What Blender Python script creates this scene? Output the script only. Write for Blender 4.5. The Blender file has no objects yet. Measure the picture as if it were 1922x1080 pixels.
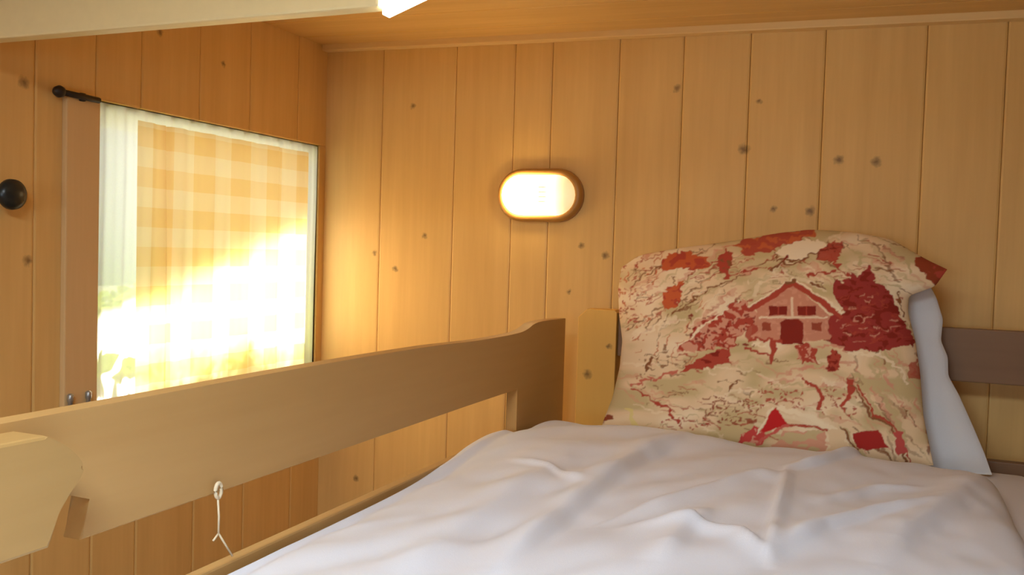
import bpy, bmesh, math, random
import numpy as np
from mathutils import Vector, Matrix, noise

random.seed(7)
S = bpy.context.scene
C = S.collection

# ------------------------------------------------------------------ camera
EYE = 1.75                       # eye height above the floor
F_PX = 1700.0                    # focal length in pixels of a 1922 px wide frame
CX, CY = 961.0, 540.0
_vp = np.array([(1660 - CX) / F_PX, -(492 - CY) / F_PX, -1.0])
_Y = _vp / np.linalg.norm(_vp)   # the bed's long direction seen in camera axes
_r = math.radians(1.75)
_u = np.array([math.sin(_r), math.cos(_r), 0.0])
_u[2] = -(_u[0] * _Y[0] + _u[1] * _Y[1]) / _Y[2]
_Z = _u / np.linalg.norm(_u)
ROT = np.stack([np.cross(_Y, _Z), _Y, _Z])      # camera axes -> world axes
cam_data = bpy.data.cameras.new('camera')
cam = bpy.data.objects.new('camera', cam_data)
C.objects.link(cam)
cam_data.sensor_fit = 'HORIZONTAL'
cam_data.sensor_width = 36.0
cam_data.lens = 36.0 * F_PX / 1922.0
cam_data.clip_start = 0.02
cam.matrix_world = Matrix.Translation((0, 0, EYE)) @ Matrix([list(r) for r in ROT]).to_4x4()
S.camera = cam

# ------------------------------------------------------------------ world, sun, added fill lights, exposure
S.view_settings.view_transform = 'Standard'
S.view_settings.look = 'None'
S.view_settings.gamma = 1.0
S.view_settings.use_curve_mapping = False
S.view_settings.exposure = 0.0
W = bpy.data.worlds.new('sky'); S.world = W
W.use_nodes = True
bg = W.node_tree.nodes['Background']
bg.inputs['Color'].default_value = (0.62, 0.78, 1.0, 1)
bg.inputs['Strength'].default_value = 1.0

SUN_DIR = Vector((1.0, -0.25, -0.9)).normalized()
sd = bpy.data.lights.new('sun', 'SUN'); sd.energy = 40.0; sd.color = (1.0, 0.90, 0.70); sd.angle = 0.03
sun = bpy.data.objects.new('sun', sd); C.objects.link(sun)
sun.rotation_euler = SUN_DIR.to_track_quat('-Z', 'Y').to_euler()

# unseen area lights added behind the camera to brighten the bed and walls
def fill_light(name, loc, sx, sy, watts, rot):
    d = bpy.data.lights.new(name, 'AREA'); d.shape = 'RECTANGLE'
    d.size = sx; d.size_y = sy; d.energy = watts; d.color = (0.72, 0.88, 1.0)
    o = bpy.data.objects.new(name, d); C.objects.link(o); o.location = loc; o.rotation_euler = rot
fill_light('added_overhead_fill', (-0.30, -0.20, 2.345), 0.66, 0.56, 35.0, (0, 0, 0))
fill_light('added_rear_fill', (-0.45, -1.66, 1.70), 1.1, 0.34, 11.0, (math.radians(90), 0, 0))

# ------------------------------------------------------------------ planning helper: photo point -> place on a real plane
def ray(x, y):
    return ROT @ np.array([(x - CX) / F_PX, -(y - CY) / F_PX, -1.0])
def on_x(x, y, v):
    d = ray(x, y); p = d * v / d[0]; return Vector((p[0], p[1], p[2] + EYE))
def on_y(x, y, v):
    d = ray(x, y); p = d * v / d[1]; return Vector((p[0], p[1], p[2] + EYE))
def on_z(x, y, v):
    d = ray(x, y); p = d * (v - EYE) / d[2]; return Vector((p[0], p[1], p[2] + EYE))

YB = 2.2                         # back wall
XL = -1.49                       # left wall
XR, YF = 1.15, -1.62             # right wall, rear wall
ZC = EYE + 0.563                 # ceiling at the left wall
SLOPE = -0.016                   # the ceiling falls a little to the right
def ceil_z(x): return ZC + SLOPE * (x - XL)

# ------------------------------------------------------------------ materials
def srgb(r, g, b):
    def f(c):
        c /= 255.0
        return c / 12.92 if c <= 0.04045 else ((c + 0.055) / 1.055) ** 2.4
    return (f(r), f(g), f(b), 1.0)

def new_mat(name):
    m = bpy.data.materials.new(name); m.use_nodes = True
    nt = m.node_tree
    return m, nt, nt.nodes['Principled BSDF']

def plain(name, col, rough=0.6, metal=0.0, bump=0.0, bscale=60, spec=0.4):
    m, nt, p = new_mat(name)
    N, L = nt.nodes, nt.links
    p.inputs['Roughness'].default_value = rough
    p.inputs['Metallic'].default_value = metal
    p.inputs['Specular IOR Level'].default_value = spec
    tc = N.new('ShaderNodeTexCoord')
    no = N.new('ShaderNodeTexNoise'); no.inputs['Scale'].default_value = bscale
    L.new(tc.outputs['Object'], no.inputs['Vector'])
    mx = N.new('ShaderNodeMix'); mx.data_type = 'RGBA'
    mx.inputs['A'].default_value = tuple(c * 0.93 for c in col[:3]) + (1,)
    mx.inputs['B'].default_value = col
    L.new(no.outputs['Fac'], mx.inputs['Factor'])
    L.new(mx.outputs['Result'], p.inputs['Base Color'])
    if bump:
        b = N.new('ShaderNodeBump'); b.inputs['Strength'].default_value = bump; b.inputs['Distance'].default_value = 0.004
        L.new(no.outputs['Fac'], b.inputs['Height']); L.new(b.outputs['Normal'], p.inputs['Normal'])
    return m

def wood(name, light, dark, axis='Z', knots=(), rough=0.5, tone=0.6, knot_col=(0.10, 0.045, 0.018, 1)):
    """pine: grain stretched along one axis, board tones from the 'tone' attribute, knots at given places"""
    m, nt, p = new_mat(name)
    N, L = nt.nodes, nt.links
    p.inputs['Roughness'].default_value = rough
    p.inputs['Specular IOR Level'].default_value = 0.3
    tc = N.new('ShaderNodeTexCoord')
    at = N.new('ShaderNodeAttribute'); at.attribute_name = 'tone'
    mp = N.new('ShaderNodeMapping')
    sc = {'X': (0.9, 16, 16), 'Y': (16, 0.9, 16), 'Z': (16, 16, 0.9)}[axis]
    mp.inputs['Scale'].default_value = sc
    L.new(tc.outputs['Object'], mp.inputs['Vector'])
    off = N.new('ShaderNodeVectorMath'); off.operation = 'MULTIPLY_ADD'
    cmb = N.new('ShaderNodeCombineXYZ')
    for i in range(3): L.new(at.outputs['Fac'], cmb.inputs[i])
    off.inputs[1].default_value = (17.3, 9.1, 13.7)
    L.new(cmb.outputs[0], off.inputs[0]); L.new(mp.outputs[0], off.inputs[2])
    g1 = N.new('ShaderNodeTexNoise'); g1.inputs['Scale'].default_value = 1.0; g1.inputs['Detail'].default_value = 4; g1.inputs['Distortion'].default_value = 0.6
    g2 = N.new('ShaderNodeTexNoise'); g2.inputs['Scale'].default_value = 5.5; g2.inputs['Detail'].default_value = 3
    L.new(off.outputs[0], g1.inputs['Vector']); L.new(off.outputs[0], g2.inputs['Vector'])
    ad = N.new('ShaderNodeMath'); ad.operation = 'MULTIPLY_ADD'; ad.inputs[1].default_value = 0.35
    L.new(g2.outputs['Fac'], ad.inputs[0])
    m1 = N.new('ShaderNodeMath'); m1.operation = 'MULTIPLY'; m1.inputs[1].default_value = 0.65
    L.new(g1.outputs['Fac'], m1.inputs[0]); L.new(m1.outputs[0], ad.inputs[2])
    rmp = N.new('ShaderNodeMapRange'); rmp.inputs['From Min'].default_value = 0.30; rmp.inputs['From Max'].default_value = 0.72
    L.new(ad.outputs[0], rmp.inputs['Value'])
    tm = N.new('ShaderNodeMath'); tm.operation = 'MULTIPLY_ADD'; tm.inputs[1].default_value = tone
    L.new(at.outputs['Fac'], tm.inputs[0])
    ts = N.new('ShaderNodeMath'); ts.operation = 'MULTIPLY'; ts.inputs[1].default_value = 1 - tone
    L.new(rmp.outputs[0], ts.inputs[0]); L.new(ts.outputs[0], tm.inputs[2])
    mx = N.new('ShaderNodeMix'); mx.data_type = 'RGBA'
    mx.inputs['A'].default_value = light; mx.inputs['B'].default_value = dark
    L.new(tm.outputs[0], mx.inputs['Factor'])
    col = mx.outputs['Result']
    last = None
    kn = N.new('ShaderNodeTexNoise'); kn.inputs['Scale'].default_value = 90
    L.new(tc.outputs['Object'], kn.inputs['Vector'])
    ka = N.new('ShaderNodeVectorMath'); ka.operation = 'MULTIPLY_ADD'; ka.inputs[1].default_value = (.014, .014, .014)
    L.new(kn.outputs['Color'], ka.inputs[0]); L.new(tc.outputs['Object'], ka.inputs[2])
    ks = N.new('ShaderNodeVectorMath'); ks.operation = 'SUBTRACT'; ks.inputs[1].default_value = (.007, .007, .007)
    L.new(ka.outputs[0], ks.inputs[0]); kv = ks.outputs[0]
    for (kx, ky, kz, kr) in knots:
        d = N.new('ShaderNodeVectorMath'); d.operation = 'DISTANCE'
        d.inputs[1].default_value = (kx, ky, kz)
        sq = N.new('ShaderNodeMapRange')
        sq.inputs['From Min'].default_value = kr * 0.2; sq.inputs['From Max'].default_value = kr * 1.15
        sq.inputs['To Min'].default_value = 1.0; sq.inputs['To Max'].default_value = 0.0
        L.new(kv, d.inputs[0]); L.new(d.outputs['Value'], sq.inputs['Value'])
        if last is None: last = sq.outputs[0]
        else:
            mm = N.new('ShaderNodeMath'); mm.operation = 'MAXIMUM'
            L.new(last, mm.inputs[0]); L.new(sq.outputs[0], mm.inputs[1]); last = mm.outputs[0]
    if last is not None:
        mk = N.new('ShaderNodeMix'); mk.data_type = 'RGBA'
        sm = N.new('ShaderNodeMath'); sm.operation = 'MULTIPLY'; sm.inputs[1].default_value = 0.75
        L.new(last, sm.inputs[0]); L.new(sm.outputs[0], mk.inputs['Factor'])
        L.new(col, mk.inputs['A']); mk.inputs['B'].default_value = knot_col
        col = mk.outputs['Result']
    L.new(col, p.inputs['Base Color'])
    b = N.new('ShaderNodeBump'); b.inputs['Strength'].default_value = 0.12; b.inputs['Distance'].default_value = 0.002
    L.new(ad.outputs[0], b.inputs['Height']); L.new(b.outputs['Normal'], p.inputs['Normal'])
    return m

PINE_L = (0.83, 0.53, 0.19, 1); PINE_D = (0.53, 0.28, 0.075, 1)
def wall_knots(lst, fn):
    out = []
    for (x, y, r) in lst:
        p = fn(x, y); out.append((p.x, p.y, p.z, r))
    return out
KB = wall_knots([(775, 200, .009), (1396, 280, .014), (1575, 301, .012), (1645, 304, .012), (1521, 396, .012), (1452, 393, .008),
                 (797, 443, .009), (742, 505, .009), (703, 475, .009), (1136, 480, .011), (1091, 461, .009), (1270, 166, .010),
                 (668, 898, .010), (1425, 190, .007), (930, 640, .009), (1068, 548, .007)], lambda x, y: on_y(x, y, YB))
KL = wall_knots([(45, 155, .012), (52, 490, .011), (300, 60, .01), (420, 120, .008)], lambda x, y: on_x(x, y, XL))
KH = wall_knots([(1103, 703, .012), (1143, 650, .007)], lambda x, y: on_y(x, y, 2.066))
M_wallb = wood('pine_boards_back', PINE_L, PINE_D, 'Z', KB)
M_walll = wood('pine_boards_left', PINE_L, PINE_D, 'Z', KL)
M_wallo = wood('low_bounce_boards', (0.26, 0.14, 0.055, 1), (0.17, 0.085, 0.03, 1), 'Z')  # unseen walls made dark to cut the light they bounce
M_ceil = wood('pine_ceiling', PINE_L, PINE_D, 'X')
M_floor = wood('pine_floor', (0.26, 0.14, 0.055, 1), (0.17, 0.085, 0.03, 1), 'Y')  # floor kept dark as well, so it bounces little light
M_trim = wood('pine_trim', (0.86, 0.60, 0.27, 1), (0.76, 0.49, 0.20, 1), 'X')
M_casing = wood('pine_casing', (0.74, 0.50, 0.24, 1), (0.58, 0.36, 0.14, 1), 'Z')
M_rail = wood('bed_pine_long', (0.54, 0.32, 0.115, 1), (0.43, 0.235, 0.072, 1), 'Y')
M_board = wood('bed_pine_board', (0.47, 0.285, 0.10, 1), (0.36, 0.205, 0.06, 1), 'Y')
M_post = wood('bed_pine_post', (0.84, 0.48, 0.11, 1), (0.68, 0.35, 0.07, 1), 'Z', KH)
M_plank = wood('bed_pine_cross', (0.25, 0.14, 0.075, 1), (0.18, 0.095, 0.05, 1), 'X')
M_cream = plain('cream_paint', (0.90, 0.78, 0.44, 1), 0.45)
M_sheet = plain('white_sheet', (0.80, 0.775, 0.79, 1), 0.85, bump=0.1, bscale=900, spec=0.15)
M_duvet = plain('white_duvet', (0.78, 0.80, 0.88, 1), 0.75, bump=0.08, bscale=700, spec=0.25)
M_wpil = plain('white_pillowcase', (0.76, 0.77, 0.80, 1), 0.85, bump=0.1, bscale=800, spec=0.15)
M_white = plain('white_window_paint', (0.82, 0.80, 0.76, 1), 0.45)
M_metal = plain('grey_metal', (0.42, 0.42, 0.40, 1), 0.4, 0.7)
M_dark = plain('dark_iron', (0.035, 0.028, 0.022, 1), 0.45, 0.3)
M_knob = plain('dark_green_knob', (0.018, 0.022, 0.02, 1), 0.3)
M_cord = plain('white_cord', (0.74, 0.60, 0.40, 1), 0.7)
M_ring = plain('varnished_lamp_ring', (0.50, 0.24, 0.055, 1), 0.35)
M_mat = plain('mattress_ticking', (0.55, 0.50, 0.47, 1), 0.85)
M_grass = plain('meadow_grass', (0.30, 0.31, 0.26, 1), 0.9, bscale=4)

def emit(name, col, strength):
    m, nt, p = new_mat(name)
    p.inputs['Base Color'].default_value = (0.9, 0.88, 0.8, 1)
    p.inputs['Roughness'].default_value = 0.3
    p.inputs['Emission Color'].default_value = col
    p.inputs['Emission Strength'].default_value = strength
    return m
M_lampglass = emit('lit_lamp_glass', (1.0, 0.66, 0.28, 1), 14.0)
def lamp_glow(m, x_bulb, x_end):
    # the bulb sits in the left half of the fitting: its glass glows less towards the far end
    nt = m.node_tree; N, L = nt.nodes, nt.links
    tc = N.new('ShaderNodeTexCoord'); sx = N.new('ShaderNodeSeparateXYZ'); mr = N.new('ShaderNodeMapRange'); mr.interpolation_type = 'SMOOTHSTEP'
    mr.inputs['From Min'].default_value = x_bulb; mr.inputs['From Max'].default_value = x_end
    mr.inputs['To Min'].default_value = 17.0; mr.inputs['To Max'].default_value = 0.8
    L.new(tc.outputs['Object'], sx.inputs[0]); L.new(sx.outputs['X'], mr.inputs['Value'])
    L.new(mr.outputs[0], nt.nodes['Principled BSDF'].inputs['Emission Strength'])
    nt.nodes['Principled BSDF'].inputs['Emission Color'].default_value = (1.0, 0.72, 0.33, 1)
M_rib = plain('lamp_glass_rib', (0.75, 0.62, 0.30, 1), 0.25)
M_wedge = emit('added_wedge_glow', (1.0, 0.90, 0.72, 1), 9.0)  # glow of the made-up wedge at the beam end

def cloth_through(name, colour_fn, transp, transl=0.75):
    m = bpy.data.materials.new(name); m.use_nodes = True
    nt = m.node_tree; N, L = nt.nodes, nt.links
    N.clear()
    out = N.new('ShaderNodeOutputMaterial')
    col = colour_fn(N, L)
    di = N.new('ShaderNodeBsdfDiffuse'); tr = N.new('ShaderNodeBsdfTranslucent'); tp = N.new('ShaderNodeBsdfTransparent')
    L.new(col, di.inputs['Color']); L.new(col, tr.inputs['Color']); L.new(col, tp.inputs['Color'])
    a = N.new('ShaderNodeMixShader'); a.inputs[0].default_value = transl
    L.new(di.outputs[0], a.inputs[1]); L.new(tr.outputs[0], a.inputs[2])
    b = N.new('ShaderNodeMixShader'); b.inputs[0].default_value = transp
    L.new(a.outputs[0], b.inputs[1]); L.new(tp.outputs[0], b.inputs[2])
    L.new(b.outputs[0], out.inputs['Surface'])
    return m

def check_colour(N, L):
    tc = N.new('ShaderNodeTexCoord'); sx = N.new('ShaderNodeSeparateXYZ')
    L.new(tc.outputs['Object'], sx.inputs[0])
    def band(out, period, phase, width):
        a = N.new('ShaderNodeMath'); a.operation = 'MULTIPLY_ADD'; a.inputs[1].default_value = 1 / period; a.inputs[2].default_value = phase
        L.new(out, a.inputs[0])
        f = N.new('ShaderNodeMath'); f.operation = 'FRACT'; L.new(a.outputs[0], f.inputs[0])
        g = N.new('ShaderNodeMath'); g.operation = 'LESS_THAN'; g.inputs[1].default_value = width
        L.new(f.outputs[0], g.inputs[0]); return g.outputs[0]
    h = band(sx.outputs['Z'], 0.085, 0.1, 0.5); v = band(sx.outputs['Y'], 0.13, 0.35, 0.5)
    s = N.new('ShaderNodeMath'); s.operation = 'ADD'; L.new(h, s.inputs[0]); L.new(v, s.inputs[1])
    s2 = N.new('ShaderNodeMath'); s2.operation = 'MULTIPLY'; s2.inputs[1].default_value = 0.5; L.new(s.outputs[0], s2.inputs[0])
    r = N.new('ShaderNodeValToRGB')
    r.color_ramp.elements[0].position = 0.0; r.color_ramp.elements[0].color = (0.93, 0.73, 0.46, 1)
    r.color_ramp.elements[1].position = 1.0; r.color_ramp.elements[1].color = (0.90, 0.58, 0.24, 1)
    L.new(s2.outputs[0], r.inputs[0])
    return r.outputs['Color']
def white_colour(N, L):
    tc = N.new('ShaderNodeTexCoord'); no = N.new('ShaderNodeTexNoise'); no.inputs['Scale'].default_value = 300
    L.new(tc.outputs['Object'], no.inputs['Vector'])
    r = N.new('ShaderNodeValToRGB')
    r.color_ramp.elements[0].color = (0.84, 0.85, 0.90, 1); r.color_ramp.elements[1].color = (0.90, 0.91, 0.95, 1)
    L.new(no.outputs['Fac'], r.inputs[0]); return r.outputs['Color']
M_check = cloth_through('checked_curtain', check_colour, 0.10, 0.85)
M_sheer = cloth_through('white_net', white_colour, 0.10, 0.8)

def glass_mat():
    m = bpy.data.materials.new('window_glass'); m.use_nodes = True
    nt = m.node_tree; N, L = nt.nodes, nt.links; N.clear()
    out = N.new('ShaderNodeOutputMaterial'); tp = N.new('ShaderNodeBsdfTransparent'); gl = N.new('ShaderNodeBsdfGlossy')
    gl.inputs['Roughness'].default_value = 0.03
    mx = N.new('ShaderNodeMixShader'); mx.inputs[0].default_value = 0.06
    L.new(tp.outputs[0], mx.inputs[1]); L.new(gl.outputs[0], mx.inputs[2]); L.new(mx.outputs[0], out.inputs['Surface'])
    return m
M_glass = glass_mat()

# ------------------------------------------------------------------ mesh helpers
def obj(name, bm, mat, parent=None, smooth=False):
    me = bpy.data.meshes.new(name)
    bmesh.ops.recalc_face_normals(bm, faces=bm.faces[:])
    bm.to_mesh(me); bm.free()
    me.materials.append(mat)
    if smooth:
        for p in me.polygons: p.use_smooth = True
    o = bpy.data.objects.new(name, me); C.objects.link(o)
    if parent is not None:
        o.parent = parent
        o.location = -parent.location        # geometry is given in world coordinates
    return o

def add_box(bm, x0, x1, y0, y1, z0, z1, bevel=0.0, tone=None):
    vs = [bm.verts.new((x, y, z)) for x in (x0, x1) for y in (y0, y1) for z in (z0, z1)]
    fs = [bm.faces.new([vs[i] for i in q]) for q in ((0, 1, 3, 2), (4, 6, 7, 5), (0, 4, 5, 1), (2, 3, 7, 6), (0, 2, 6, 4), (1, 5, 7, 3))]
    if bevel:
        es = list({e for f in fs for e in f.edges})
        r = bmesh.ops.bevel(bm, geom=es, offset=bevel, segments=2, affect='EDGES', profile=0.6)
        fs = list({f for f in bm.faces if f.is_valid and (f in fs or f in r['faces'])})
    if tone is not None:
        lay = bm.faces.layers.float.get('tone') or bm.faces.layers.float.new('tone')
        vset = [f for f in bm.faces if f.index == -1]
        for f in vset: f[lay] = tone
        bm.faces.index_update()
    return bm

def box_bm(*a, **k):
    return add_box(bmesh.new(), *a, **k)

def prism_bm(pts, axis, a, b, bevel=0.0):
    """extrude a closed outline (2-D points) along an axis from a to b"""
    bm = bmesh.new()
    def P(p, t):
        return {'X': (t, p[0], p[1]), 'Y': (p[0], t, p[1]), 'Z': (p[0], p[1], t)}[axis]
    A = [bm.verts.new(P(p, a)) for p in pts]; B = [bm.verts.new(P(p, b)) for p in pts]
    bm.faces.new(A); bm.faces.new(B[::-1])
    n = len(pts)
    for i in range(n):
        bm.faces.new((A[i], B[i], B[(i + 1) % n], A[(i + 1) % n]))
    if bevel:
        rim = [e for e in bm.edges if (e.verts[0] in A and e.verts[1] in A) or (e.verts[0] in B and e.verts[1] in B)]
        bmesh.ops.bevel(bm, geom=rim, offset=bevel, segments=2, affect='EDGES', profile=0.5)
    return bm

def tube_bm(pts, r, seg=8, bm=None):
    bm = bm or bmesh.new()
    pts = [Vector(p) for p in pts]; rings = []
    for i, p in enumerate(pts):
        t = (pts[min(i + 1, len(pts) - 1)] - pts[max(i - 1, 0)]).normalized()
        a = t.orthogonal().normalized() if abs(t.z) > .99 else t.cross(Vector((0, 0, 1))).normalized()
        b = t.cross(a)
        rings.append([bm.verts.new(p + r * (math.cos(k * 2 * math.pi / seg) * a + math.sin(k * 2 * math.pi / seg) * b)) for k in range(seg)])
    for A, B in zip(rings, rings[1:]):
        for k in range(seg):
            bm.faces.new((A[k], A[(k + 1) % seg], B[(k + 1) % seg], B[k]))
    bm.faces.new(rings[0][::-1]); bm.faces.new(rings[-1])
    return bm

def lathe_bm(profile, origin, axis, seg=24, bm=None):
    """profile: (radius, height) pairs spun about an axis from origin"""
    bm = bm or bmesh.new()
    z = Vector(axis).normalized(); x = z.orthogonal().normalized(); y = z.cross(x); o = Vector(origin)
    rings = []
    for (r, h) in profile:
        rings.append([bm.verts.new(o + z * h + r * (math.cos(k * 2 * math.pi / seg) * x + math.sin(k * 2 * math.pi / seg) * y)) for k in range(seg)])
    for A, B in zip(rings, rings[1:]):
        for k in range(seg):
            bm.faces.new((A[k], A[(k + 1) % seg], B[(k + 1) % seg], B[k]))
    bm.faces.new(rings[0][::-1]); bm.faces.new(rings[-1])
    return bm

def struct(name, bm, mat, parent=None, smooth=False):
    o = obj(name, bm, mat, parent, smooth)
    if parent is None: o['kind'] = 'structure'
    return o
def thing(name, loc, label, cat, group=None):
    o = bpy.data.objects.new(name, None); C.objects.link(o)
    o.location = loc; o.empty_display_size = 0.05
    o['label'] = label; o['category'] = cat
    if group: o['group'] = group
    return o
def tag(o, label, cat, group=None):
    o['label'] = label; o['category'] = cat
    if group: o['group'] = group
    return o

# ------------------------------------------------------------------ the room
bm = bmesh.new()
GV = 0.005
seams = [XL - 0.02] + [on_y(x, 200, YB).x for x in (718, 855, 965, 1035, 1160, 1280, 1405, 1545, 1735, 1885)] + [0.38, 0.53, 0.68, 0.83, 0.99, XR + 0.02]
tones = [.45, .25, .6, .2, .75, .35, .55, .8, .3, .5, .85, .4, .5, .3, .5, .4, .6]
for i, (a, b) in enumerate(zip(seams, seams[1:])):
    add_box(bm, a, b, YB, YB + 0.03, 0, ceil_z((a + b) / 2) + 0.015, bevel=GV, tone=tones[i % len(tones)])
add_box(bm, XL - 0.05, XR + 0.05, YB + 0.006, YB + 0.08, 0, ZC + 0.02, tone=0.6)
struct('wall_back', bm, M_wallb)

# window opening in the left wall
WY0, WY1, WZ0, WZ1 = 1.385, 2.172, EYE - 0.352, EYE + 0.280
bm = bmesh.new()
yl = [YF - 0.02, -1.45, -1.29, -1.13, -0.97, -0.81, -0.65, -0.49, -0.33, -0.17, -0.01, .15, .31, .47, .63, .785, .94, 1.095, 1.243, 1.385, 1.506, 1.685, 1.866, 2.066, YB + 0.02]
for i, (a, b) in enumerate(zip(yl, yl[1:])):
    t = random.uniform(.25, .6)
    if b <= WY0 + 1e-4:
        add_box(bm, XL - 0.03, XL, a, b, 0, ZC + 0.015, bevel=GV, tone=t)
    else:
        add_box(bm, XL - 0.03, XL, a, b, 0, WZ0, bevel=GV, tone=t)
        add_box(bm, XL - 0.03, XL, a, b, WZ1, ZC + 0.015, bevel=GV, tone=t)
        if b > WY1: add_box(bm, XL - 0.03, XL, WY1, b, WZ0, WZ1, tone=t)
XO = XL - 0.11
add_box(bm, XO, XL - 0.006, YF - 0.05, WY0, 0, ZC + 0.02, tone=.5)
add_box(bm, XO, XL - 0.006, WY0, WY1, 0, WZ0, tone=.5)
add_box(bm, XO, XL - 0.006, WY0, WY1, WZ1, ZC + 0.02, tone=.5)
add_box(bm, XO, XL - 0.006, WY1, YB + 0.08, 0, ZC + 0.02, tone=.5)
struct('wall_left', bm, M_walll)

bm = bmesh.new()
yy = np.linspace(YF - 0.02, YB + 0.02, 25)
for a, b in zip(yy, yy[1:]):
    add_box(bm, XR, XR + 0.03, a, b, 0, ZC, bevel=GV, tone=random.uniform(.25, .6))
add_box(bm, XR + 0.006, XR + 0.08, YF - .05, YB + .08, 0, ZC + .02, tone=.5)
struct('wall_right', bm, M_wallo)

# rear wall behind the camera, with an opening added for the rear fill light
RX0, RX1, RZ0, RZ1 = -1.05, 0.15, 1.50, 1.90
bm = bmesh.new()
add_box(bm, XL - .1, RX0, YF - 0.08, YF, 0, ZC + .02, tone=.4)
add_box(bm, RX1, XR + .08, YF - 0.08, YF, 0, ZC + .02, tone=.4)
add_box(bm, RX0, RX1, YF - 0.08, YF, 0, RZ0, tone=.4)
add_box(bm, RX0, RX1, YF - 0.08, YF, RZ1, ZC + .02, tone=.4)
struct('wall_rear', bm, M_wallo)

bm = bmesh.new()
yc = np.linspace(YF - 0.03, YB + 0.03, 27)
HX0, HX1, HY0, HY1 = -0.65, 0.05, -0.50, 0.10        # opening added for the overhead fill light
yc = sorted(list(yc) + [HY0, HY1])
for a, b in zip(yc, yc[1:]):
    t = random.uniform(.25, .6)
    if a >= HY0 - 1e-4 and b <= HY1 + 1e-4:
        add_box(bm, XL - .05, HX0, a, b, ZC, ZC + 0.02, bevel=GV, tone=t)
        add_box(bm, HX1, XR + .05, a, b, ZC, ZC + 0.02, bevel=GV, tone=t)
    else:
        add_box(bm, XL - .05, XR + .05, a, b, ZC, ZC + 0.02, bevel=GV, tone=t)
for q in ((XL - .12, XR + .09, YF - .09, HY0), (XL - .12, XR + .09, HY1, YB + .09), (XL - .12, HX0, HY0, HY1), (HX1, XR + .09, HY0, HY1)):
    add_box(bm, *q, ZC + .008, ZC + .12, tone=.5)
for v in bm.verts: v.co.z += SLOPE * (v.co.x - XL)
struct('ceiling', bm, M_ceil)
bm = bmesh.new()
xc = np.linspace(XL - .1, XR + .08, 20)
for a, b in zip(xc, xc[1:]):
    add_box(bm, a, b, YF - .08, YB + .08, -0.04, 0, bevel=0.002, tone=random.uniform(.2, .6))
struct('floor', bm, M_floor)

# batten along the top of the back wall
bm = box_bm(XL, XR, YB - 0.030, YB, ZC - 0.017, ZC + 0.004, bevel=0.003)
for v in bm.verts: v.co.z += SLOPE * (v.co.x - XL)
struct('trim_1', bm, M_trim)

# ---- the window
win = bpy.data.objects.new('window_1', None); C.objects.link(win); win['kind'] = 'structure'
win.location = (XL, (WY0 + WY1) / 2, WZ0)
bm = bmesh.new()
fx0, fx1 = XL - 0.085, XL - 0.012
add_box(bm, fx0, fx1, WY0, WY0 + .008, WZ0, WZ1, bevel=.002)
add_box(bm, fx0, fx1, WY1 - .008, WY1, WZ0, WZ1, bevel=.002)
add_box(bm, fx0, fx1, WY0 + .008, WY1 - .008, WZ1 - .014, WZ1, bevel=.002)
add_box(bm, fx0, fx1, WY0 + .008, WY1 - .008, WZ0, WZ0 + .014, bevel=.002)
obj('window_frame', bm, M_white, win)
bm = bmesh.new()                 # sash
gx = XL - 0.075
for a in ((WY0 + .008, WY0 + .028, WZ0 + .014, WZ1 - .014), (WY1 - .028, WY1 - .008, WZ0 + .014, WZ1 - .014),
          (WY0 + .028, WY1 - .028, WZ0 + .014, WZ0 + .05), (WY0 + .028, WY1 - .028, WZ1 - .04, WZ1 - .014)):
    add_box(bm, gx - .015, gx + .015, *a, bevel=.002)
obj('window_sash', bm, M_white, win)
obj('window_pane', box_bm(gx - .002, gx + .002, WY0 + .028, WY1 - .028, WZ0 + .05, WZ1 - .04), M_glass, win)
bm = box_bm(XL, XL + .014, on_x(115, 300, XL).y, WY0 - .001, WZ0 - .02, WZ1 + .004, bevel=.003)
obj('window_casing', bm, M_casing, win)
bm = box_bm(XL, XL + .035, on_x(110, 300, XL).y, WY1, WZ0 - .025, WZ0 - .003, bevel=.004)
obj('window_sill', bm, M_casing, win)
for x in (132, 166):             # two small catches standing at the sill
    p = on_x(x, 760, XL + .02)
    bm = lathe_bm([(.0045, -.004), (.0045, .030), (.006, .032), (.006, .044), (.003, .047)], (p.x, p.y, WZ0 - .003), (0, 0, 1), 12)
    obj('window_catch', bm, M_metal, win, True)

# ---- curtains
def curtain(name, y0, y1, z0, z1, x, amp, folds, mat, seed, tuck=False):
    bm = bmesh.new(); ny, nz = 260, 40; rows = []
    for j in range(nz + 1):
        z = z0 + (z1 - z0) * j / nz; row = []
        for i in range(ny + 1):
            t = i / ny; y = y0 + (y1 - y0) * t
            ph = folds * 2 * math.pi * t + 1.3 * math.sin(3 * t + seed) + .25 * math.sin(9 * z)
            dx = amp * math.sin(ph) * (0.55 + 0.45 * (1 - j / nz)) + amp * .35 * math.sin(2.3 * ph + 1)
            if tuck: dx -= .016 * math.exp(-((t - .16 - .01 * math.sin(5 * z)) / .010) ** 2) + .006 * math.exp(-((t - .80) / .012) ** 2)
            row.append(bm.verts.new((x + dx, y, z)))
        rows.append(row)
    for A, B in zip(rows, rows[1:]):
        for i in range(ny): bm.faces.new((A[i], A[i + 1], B[i + 1], B[i]))
    o = obj(name, bm, mat, None, True)
    return o
sheer = curtain('net_curtain', WY0 + .002, WY1 - .002, WZ0 + .002, WZ1 - .003, XL - .004, .004, 13, M_sheer, 2.0)
tag(sheer, 'white net curtain hanging against the glass, showing at both edges of the window', 'curtain')
chk = curtain('checked_curtain', on_x(238, 400, XL).y, on_x(563, 400, XL).y, WZ0 + .004, WZ1 - .030, XL + .024, .006, 5.5, M_check, 0.4, True)
tag(chk, 'yellow and cream checked curtain glowing with sunlight in the window', 'curtain')

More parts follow.
